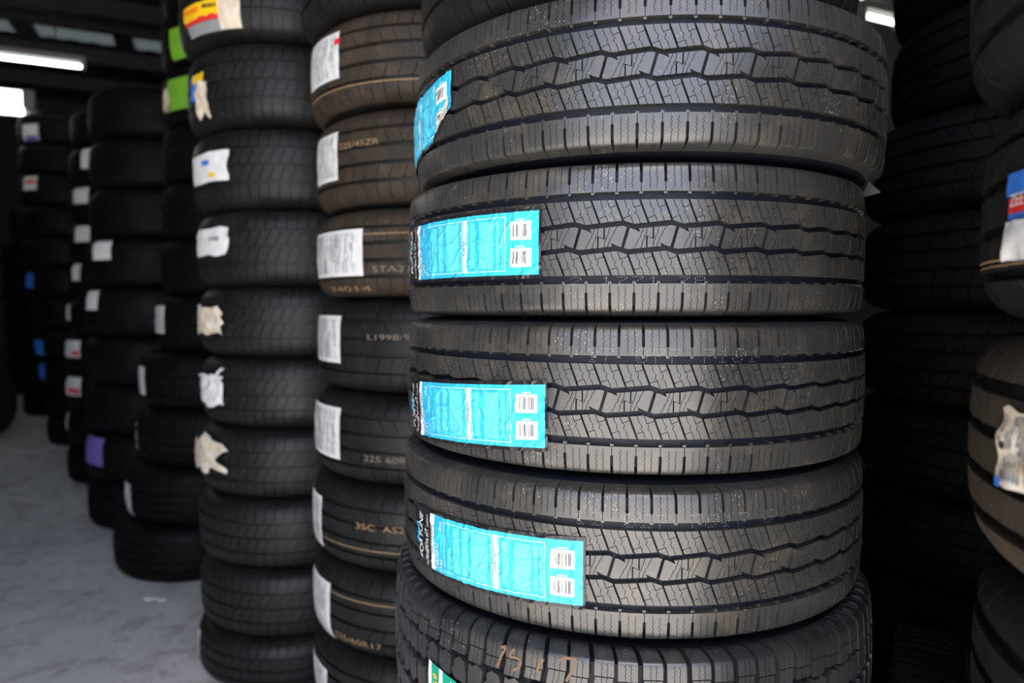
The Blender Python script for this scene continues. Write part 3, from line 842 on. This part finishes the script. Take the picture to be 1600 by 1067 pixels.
# ------------------------------------------------------------------ dark stack with crumpled tags
C_XL = [297, 303, 303, 308, 312, 312, 311, 306, 301, 290, 290]
C_W = [.171, .218, .218, .218, .218, .218, .234, .244, .249, .26, .22]
C_DESC = ['lowest tyre on the floor with a small white tag', 'untagged tyre second from the floor', 'untagged tyre third from the floor', 'tyre with a crumpled white tag sticking out',
          'tyre with a torn triangular white tag', 'tyre with a yellowed crumpled tag', 'tyre with a square white tag of torn edges', 'tyre with a clean rounded white tag',
          'tyre with a folded yellow and white tag', 'tyre with a yellow banner label and cream tag', 'topmost tyre out of frame']
CT = []; z = 0
for i in range(10):
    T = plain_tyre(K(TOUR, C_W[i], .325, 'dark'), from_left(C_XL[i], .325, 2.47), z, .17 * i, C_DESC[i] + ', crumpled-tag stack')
    CT.append(T); z += C_W[i]
sticker(CT[0], 300, 978, 312, 1025, 'paper')
sticker(CT[3], 300, 684, 347, 734, 'old_paper', .010, tear=.35, h=.004, prints=False, label='crumpled white paper tag')
sticker(CT[4], 321, 588, 355, 628, 'paper', .008, tear=.45, h=.003, prints=False, label='torn white tag')
sticker(CT[4], 315, 585, 324, 628, 'paper', .002, prints=False)
sticker(CT[5], 313, 481, 348, 522, 'old_paper', .006, tear=.22, h=.002, prints=False)
sticker(CT[6], 311, 356, 356, 399, 'paper', .004, tear=.12, h=.001, prints=False)
sticker(CT[6], 330, 370, 345, 376, 'grey_ink', .004, prints=False, h=.004, name='print')
sticker(CT[7], 318, 251, 329, 259, 'blue', .003, prints=False, h=.003, name='print')
sticker(CT[7], 328, 270, 338, 277, 'yellow', .003, prints=False, h=.003, name='print')
sticker(CT[7], 304, 238, 357, 284, 'paper', .003, tear=.06, prints=False)
sticker(CT[8], 309, 131, 328, 178, 'old_paper', .006, tear=.25, h=.003, prints=False)
sticker(CT[8], 303, 116, 319, 130, 'yellow', .003, prints=False, tear=.1)
sticker(CT[8], 300, 120, 310, 160, 'blue', .002, prints=False, tear=.2)
sticker(CT[9], 288, 2, 345, 26, 'yellow', .002, prints=False, label='yellow banner label')
sticker(CT[9], 289, 24, 343, 33, 'red', .002, prints=False)
sticker(CT[9], 292, 33, 343, 50, 'grey_ink', .001, prints=False)
sticker(CT[9], 341, -20, 375, 42, 'old_paper', .002, prints=False, h=.002, label='cream paper tag')
M['orange'] = mat('label_orange', (0.80, 0.22, 0.01), 0.5)
sticker(CT[9], 291, 14, 311, 22, 'orange', .002, prints=False, h=.003, name='print')
for q in range(5): sticker(CT[9], 317 + 4.4 * q, 7 - q * .6, 320 + 4.4 * q, 13 - q * .6, 'ink', .002, prints=False, h=.003, name='print')

# ------------------------------------------------------------------ stacks receding into the shop
def far_stack(nm, where, xls, Ws, R, D, rots=.3, fn=FAR):
    S = []; z = 0; n = len(xls)
    for i in range(n):
        d = 'lowest' if i == 0 else ORD[i]
        lab = '%s dark tyre%s in the %s' % (d, '' if i == 0 else ' from floor', where)
        S.append(plain_tyre(K(fn, Ws[i], R), from_left(xls[i], R, D), z, rots * i, lab, group=None)); z += Ws[i]
    return S
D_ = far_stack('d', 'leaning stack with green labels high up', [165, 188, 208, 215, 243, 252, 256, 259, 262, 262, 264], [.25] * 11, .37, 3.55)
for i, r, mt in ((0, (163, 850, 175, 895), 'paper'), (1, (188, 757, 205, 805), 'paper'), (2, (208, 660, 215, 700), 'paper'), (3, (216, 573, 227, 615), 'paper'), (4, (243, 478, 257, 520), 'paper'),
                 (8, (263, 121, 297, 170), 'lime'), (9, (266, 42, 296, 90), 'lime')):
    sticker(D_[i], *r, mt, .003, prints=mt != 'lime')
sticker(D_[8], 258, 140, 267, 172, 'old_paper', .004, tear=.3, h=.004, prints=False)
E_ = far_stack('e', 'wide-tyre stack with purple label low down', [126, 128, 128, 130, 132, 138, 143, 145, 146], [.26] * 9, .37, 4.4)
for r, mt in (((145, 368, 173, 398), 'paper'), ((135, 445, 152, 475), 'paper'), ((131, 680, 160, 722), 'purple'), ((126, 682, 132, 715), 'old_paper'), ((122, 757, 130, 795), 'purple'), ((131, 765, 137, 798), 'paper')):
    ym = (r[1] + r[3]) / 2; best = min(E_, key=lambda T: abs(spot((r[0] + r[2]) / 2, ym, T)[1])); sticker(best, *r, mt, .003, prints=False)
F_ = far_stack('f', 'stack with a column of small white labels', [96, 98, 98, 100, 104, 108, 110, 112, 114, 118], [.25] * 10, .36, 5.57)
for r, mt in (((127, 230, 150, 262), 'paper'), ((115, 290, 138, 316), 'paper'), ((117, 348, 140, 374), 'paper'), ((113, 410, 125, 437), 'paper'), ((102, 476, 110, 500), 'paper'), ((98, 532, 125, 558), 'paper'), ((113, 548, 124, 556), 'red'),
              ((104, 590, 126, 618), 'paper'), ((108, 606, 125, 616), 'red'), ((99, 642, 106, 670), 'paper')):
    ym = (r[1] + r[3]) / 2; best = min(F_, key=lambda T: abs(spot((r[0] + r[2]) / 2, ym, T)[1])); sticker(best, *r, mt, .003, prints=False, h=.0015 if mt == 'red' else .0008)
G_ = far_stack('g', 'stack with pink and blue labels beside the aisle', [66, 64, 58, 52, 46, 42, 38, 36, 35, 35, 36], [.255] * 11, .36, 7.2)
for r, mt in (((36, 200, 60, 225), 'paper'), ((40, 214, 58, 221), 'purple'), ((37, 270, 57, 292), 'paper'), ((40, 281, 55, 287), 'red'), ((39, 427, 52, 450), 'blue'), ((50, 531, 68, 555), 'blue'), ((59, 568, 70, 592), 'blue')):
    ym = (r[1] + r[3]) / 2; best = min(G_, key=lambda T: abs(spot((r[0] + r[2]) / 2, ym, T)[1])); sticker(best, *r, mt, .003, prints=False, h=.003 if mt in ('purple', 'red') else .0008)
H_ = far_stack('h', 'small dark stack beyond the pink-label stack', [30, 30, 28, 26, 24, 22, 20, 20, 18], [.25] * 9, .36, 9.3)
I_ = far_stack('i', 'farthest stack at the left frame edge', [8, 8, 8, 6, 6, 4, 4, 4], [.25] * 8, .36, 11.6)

# ------------------------------------------------------------------ right-hand stacks
R1 = []; z = 0
ws = [.196] * 5 + [.21, .215, .215, .22, .22]
for i, wd in enumerate(ws):
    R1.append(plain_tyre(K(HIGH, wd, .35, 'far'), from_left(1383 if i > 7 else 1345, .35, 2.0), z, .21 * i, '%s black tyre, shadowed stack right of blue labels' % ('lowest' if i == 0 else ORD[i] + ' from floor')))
    z += wd
R2 = []; z = 0
ws = [.2375] * 4 + [.23, .215, .225]; xl = [1540, 1540, 1538, 1535, 1520, 1527, 1500]
rd = ['lowest tyre', 'second tyre from the floor', 'third tyre from the floor', 'dark tyre below the tan one', 'tan dusty tyre with torn cream label', 'tyre with blue and red label', 'top tyre with curved grooves']
for i, wd in enumerate(ws):
    R2.append(plain_tyre(K(WIDE, wd, .36, 'tan' if i == 4 else 'dark'), from_left(xl[i], .36, .93), z, .21 * i, rd[i] + ', right frame-edge stack'))
    z += wd
sticker(R2[5], 1581, 262, 1640, 300, 'blue', .002, prints=False, label='blue label field')
sticker(R2[5], 1582, 302, 1640, 328, 'red', .002, prints=False)
sticker(R2[5], 1582, 328, 1640, 338, 'blue', .002, prints=False)
sticker(R2[5], 1580, 340, 1640, 404, 'paper', .006, prints=False, tear=.08)
b = MB(); u0, t = spot(1587, 316, R2[5]); u1, _ = spot(1638, 316, R2[5]); word(b, R2[5]['P'], 'ZEETEX', u0, t - .004, u1 - u0, .010, .0042, True); b.build('white_lettering', M['white'], R2[5]['o'])
stripe(R2[5], -.046, .0022, 'stencil_y'); stripe(R2[5], -.051, .0016, 'stencil_y')
o, (ua, ub, ta, tb) = sticker(R2[4], 1573, 645, 1645, 772, 'old_paper', .006, tear=.08, label='torn cream paper label')

sticker(R2[4], 1581, 745, 1590, 760, 'blue', .0005, prints=False, h=.013, name='print')
sticker(R2[4], 1588, 690, 1597, 702, 'ink', .0005, prints=False, h=.013, name='print')
# narrow tyre standing in the gap between the right stacks
PS = Prof(.31, .115, .19)
b = carcass(PS, .005, 72, PS.tsh)
e = bpy.data.objects.new('narrow_tyre', None); COL.objects.link(e); tag(e, 'narrow ribbed tyre standing upright in the dark gap between right stacks', 'tyre')
gap_y = 1.13; gx = (1482 - 800) / FPX * gap_y
e.location = (gx, gap_y + .02, 0); e.rotation_euler = (0, 0, math.radians(-33))
ob = MB()
def stand(mb):
    o = MB(); o.v = [(z - PS.W / 2, y, x + PS.R) for x, y, z in mb.v]; o.f = [f[::-1] for f in mb.f]; k = 0
    for f in mb.f:
        q = mb.n[k:k + len(f)]; k += len(f); o.n.extend([(c, b_, a) for a, b_, c in q][::-1])
    return o
stand(b).build('carcass', M['dark'], e)
rb = MB(); npit = 80
for i in range(npit):
    u = 2 * math.pi * PS.R * i / npit; wdt = 2 * math.pi * PS.R / npit
    ribbon(rb, PS, [(t, u + .003, u + wdt - .003) for t in (-.056, -.045, -.03, -.015, 0, .015, .03, .045, .056)], .005)
stand(rb).build('ribbed_tread', M['dark'], e)

# tyre standing at the left of the aisle, cut by the frame
PA = Prof(.33, .21, .21)
e = bpy.data.objects.new('tyre', None); COL.objects.link(e); tag(e, 'lone tyre standing upright across the aisle at the left frame edge', 'tyre')
gy = 6.3; e.location = ((20 - 800) / FPX * gy - .30, gy, 0); e.rotation_euler = (0, 0, math.radians(70))
PS = PA
stand(carcass(PA, .007, 72)).build('carcass', M['dark'], e)
rb = MB()
for t0, t1 in ((-.09, -.055), (-.048, -.018), (-.012, .012), (.018, .048), (.055, .09)):
    for i in range(60):
        u = 2 * math.pi * PA.R * i / 60; wdt = 2 * math.pi * PA.R / 60
        ribbon(rb, PA, [(t0, u + .001, u + wdt - .001), ((t0 + t1) / 2, u + .001, u + wdt - .001), (t1, u + .001, u + wdt - .001)], .007)
stand(rb).build('tread', M['dark'], e)

# ------------------------------------------------------------------ lamps
def tube_lamp(e1, e2, z, ln, label, mt='tube', drop=True):
    r = bpy.data.objects.new('tube_lamp', None); COL.objects.link(r); r.location = (0, 0, 0)
    p = E1 * e1 + E2 * e2; r.location = (p.x, p.y, z); tag(r, label, 'lamp')
    ax = (O, E1, E2, EZ)
    b = MB(); b.box((-ln / 2, -.035, .03), (ln / 2, .035, .075), ax); b.build('housing', M['lamp_body'], r)
    b = MB(); n = 12; k = .015; prev = None
    for s_ in (-1, -.97, .97, 1):
        kk = k if abs(s_) < .98 else k * .4
        ring = b.add(*[tuple(E1 * (s_ * ln / 2) + E2 * (kk * math.cos(2 * math.pi * i / n)) + EZ * (kk * math.sin(2 * math.pi * i / n))) for i in range(n)])
        if prev:
            for i in range(n): b.face([prev[i], prev[(i + 1) % n], ring[(i + 1) % n], ring[i]])
        prev = ring
    b.build('tube', M[mt], r)
    for s_ in (-1, 1):
        b = MB(); b.box((s_ * (ln / 2 + .012) - .014, -.03, -.03), (s_ * (ln / 2 + .012) + .014, .03, .076), ax); b.build('end_cap', M['lamp_body'], r)
        if drop:
            b = MB(); b.box((s_ * ln * .35 - .004, -.004, .075), (s_ * ln * .35 + .004, .004, HC - z - .02), ax); b.build('hanger', M['steel'], r)
    return r
def bcoord(px, py, dist):
    d = Vector(ray(px, py)); p = Vector((0, 0, CAM_H)) + d * dist; return p.dot(E1), p.dot(E2), p.z
x, y, z = bcoord(133, 105, 5.6)
tube_lamp(x - .62, y, z, 1.2, 'bright white tube lamp hanging over the far left stacks')
tube_lamp(x - .62 - 1.27, y, z, 1.2, 'bright tube lamp cut by the left frame edge, in line with the longer one')
# hooded lamp below it
x, y, z = bcoord(36, 160, 6.6)
r = bpy.data.objects.new('box_lamp', None); COL.objects.link(r); p = E1 * x + E2 * y; r.location = (p.x, p.y, z); tag(r, 'glowing white box lamp below the tube lamps at left', 'lamp')
b = MB(); b.box((-1.1, -.03, -.12), (0, .03, .10), (O, E1, E2, EZ)); b.build('diffuser', M['tube_warm'], r)
b = MB(); b.box((0, -.05, -.06), (.10, .05, .11), (O, E1, E2, EZ)); b.build('end_cap', M['lamp_body'], r)
b = MB(); b.box((-.56, -.006, .10), (-.55, .006, HC - z - .02), (O, E1, E2, EZ)); b.build('hanger', M['steel'], r)
# lamps on the right-hand wall behind the stacks
x, y, z = bcoord(1376, 30, 4.0)
tube_lamp(x, y, z, .30, 'short tube lamp seen over the right side of the blue-labelled stack', 'tube_warm')
x, y, z = bcoord(1349, 3, 4.7)
tube_lamp(x, y, z, .12, 'tiny bright lamp at the top frame edge right of the stack')

# ------------------------------------------------------------------ scraps on the floor
def scrap(px, py, size, label):
    d = Vector(ray(px, py)); k = -CAM_H / d.z; p = d * k; b = MB(); n = 7; rnd = random.Random(px)
    for zz in (.0005, .003):
        b.add(*[(size * (0.6 + .5 * rnd.random()) * math.cos(2 * math.pi * i / n), size * .6 * (0.6 + .5 * rnd.random()) * math.sin(2 * math.pi * i / n), zz + (.006 * rnd.random() if zz > .001 else 0)) for i in range(n)])
    b.face(list(range(n, 2 * n)))
    for i in range(n): b.face([i, (i + 1) % n, n + (i + 1) % n, n + i])
    o = b.build('paper_scrap', M['paper']); o.location = (p.x, p.y, 0); tag(o, label, 'scrap')
scrap(236, 935, .035, 'larger pale paper scrap on the concrete before the leaning stack')
scrap(252, 938, .022, 'tiny pale scrap on concrete, right of the larger one')

# torn plastic flap hanging between the two upper blue-labelled tyres
T = A[1]; b = MB(); d0 = 1.20; pts = []
for px, py in ((1346, 309), (1377, 301), (1366, 291), (1358, 283)):
    d = Vector(ray(px, py)); k = d0 / math.hypot(d.x, d.y); p = Vector((0, 0, CAM_H)) + d * k
    q = p - Vector((T['xy'][0], T['xy'][1], T['z'])); c, s_ = math.cos(-T['rot']), math.sin(-T['rot'])
    pts.append((q.x * c - q.y * s_, q.x * s_ + q.y * c, q.z))
f = b.add(*pts); g_ = b.add(*[(x + .001, y + .002, z) for x, y, z in pts]); b.face(f); b.face(g_[::-1])
for i in range(4): b.face([f[i], g_[i], g_[(i + 1) % 4], f[(i + 1) % 4]])
b.build('torn_flap', mat('plastic_film_grey', (0.035, 0.035, 0.036), 0.6), T['o'])
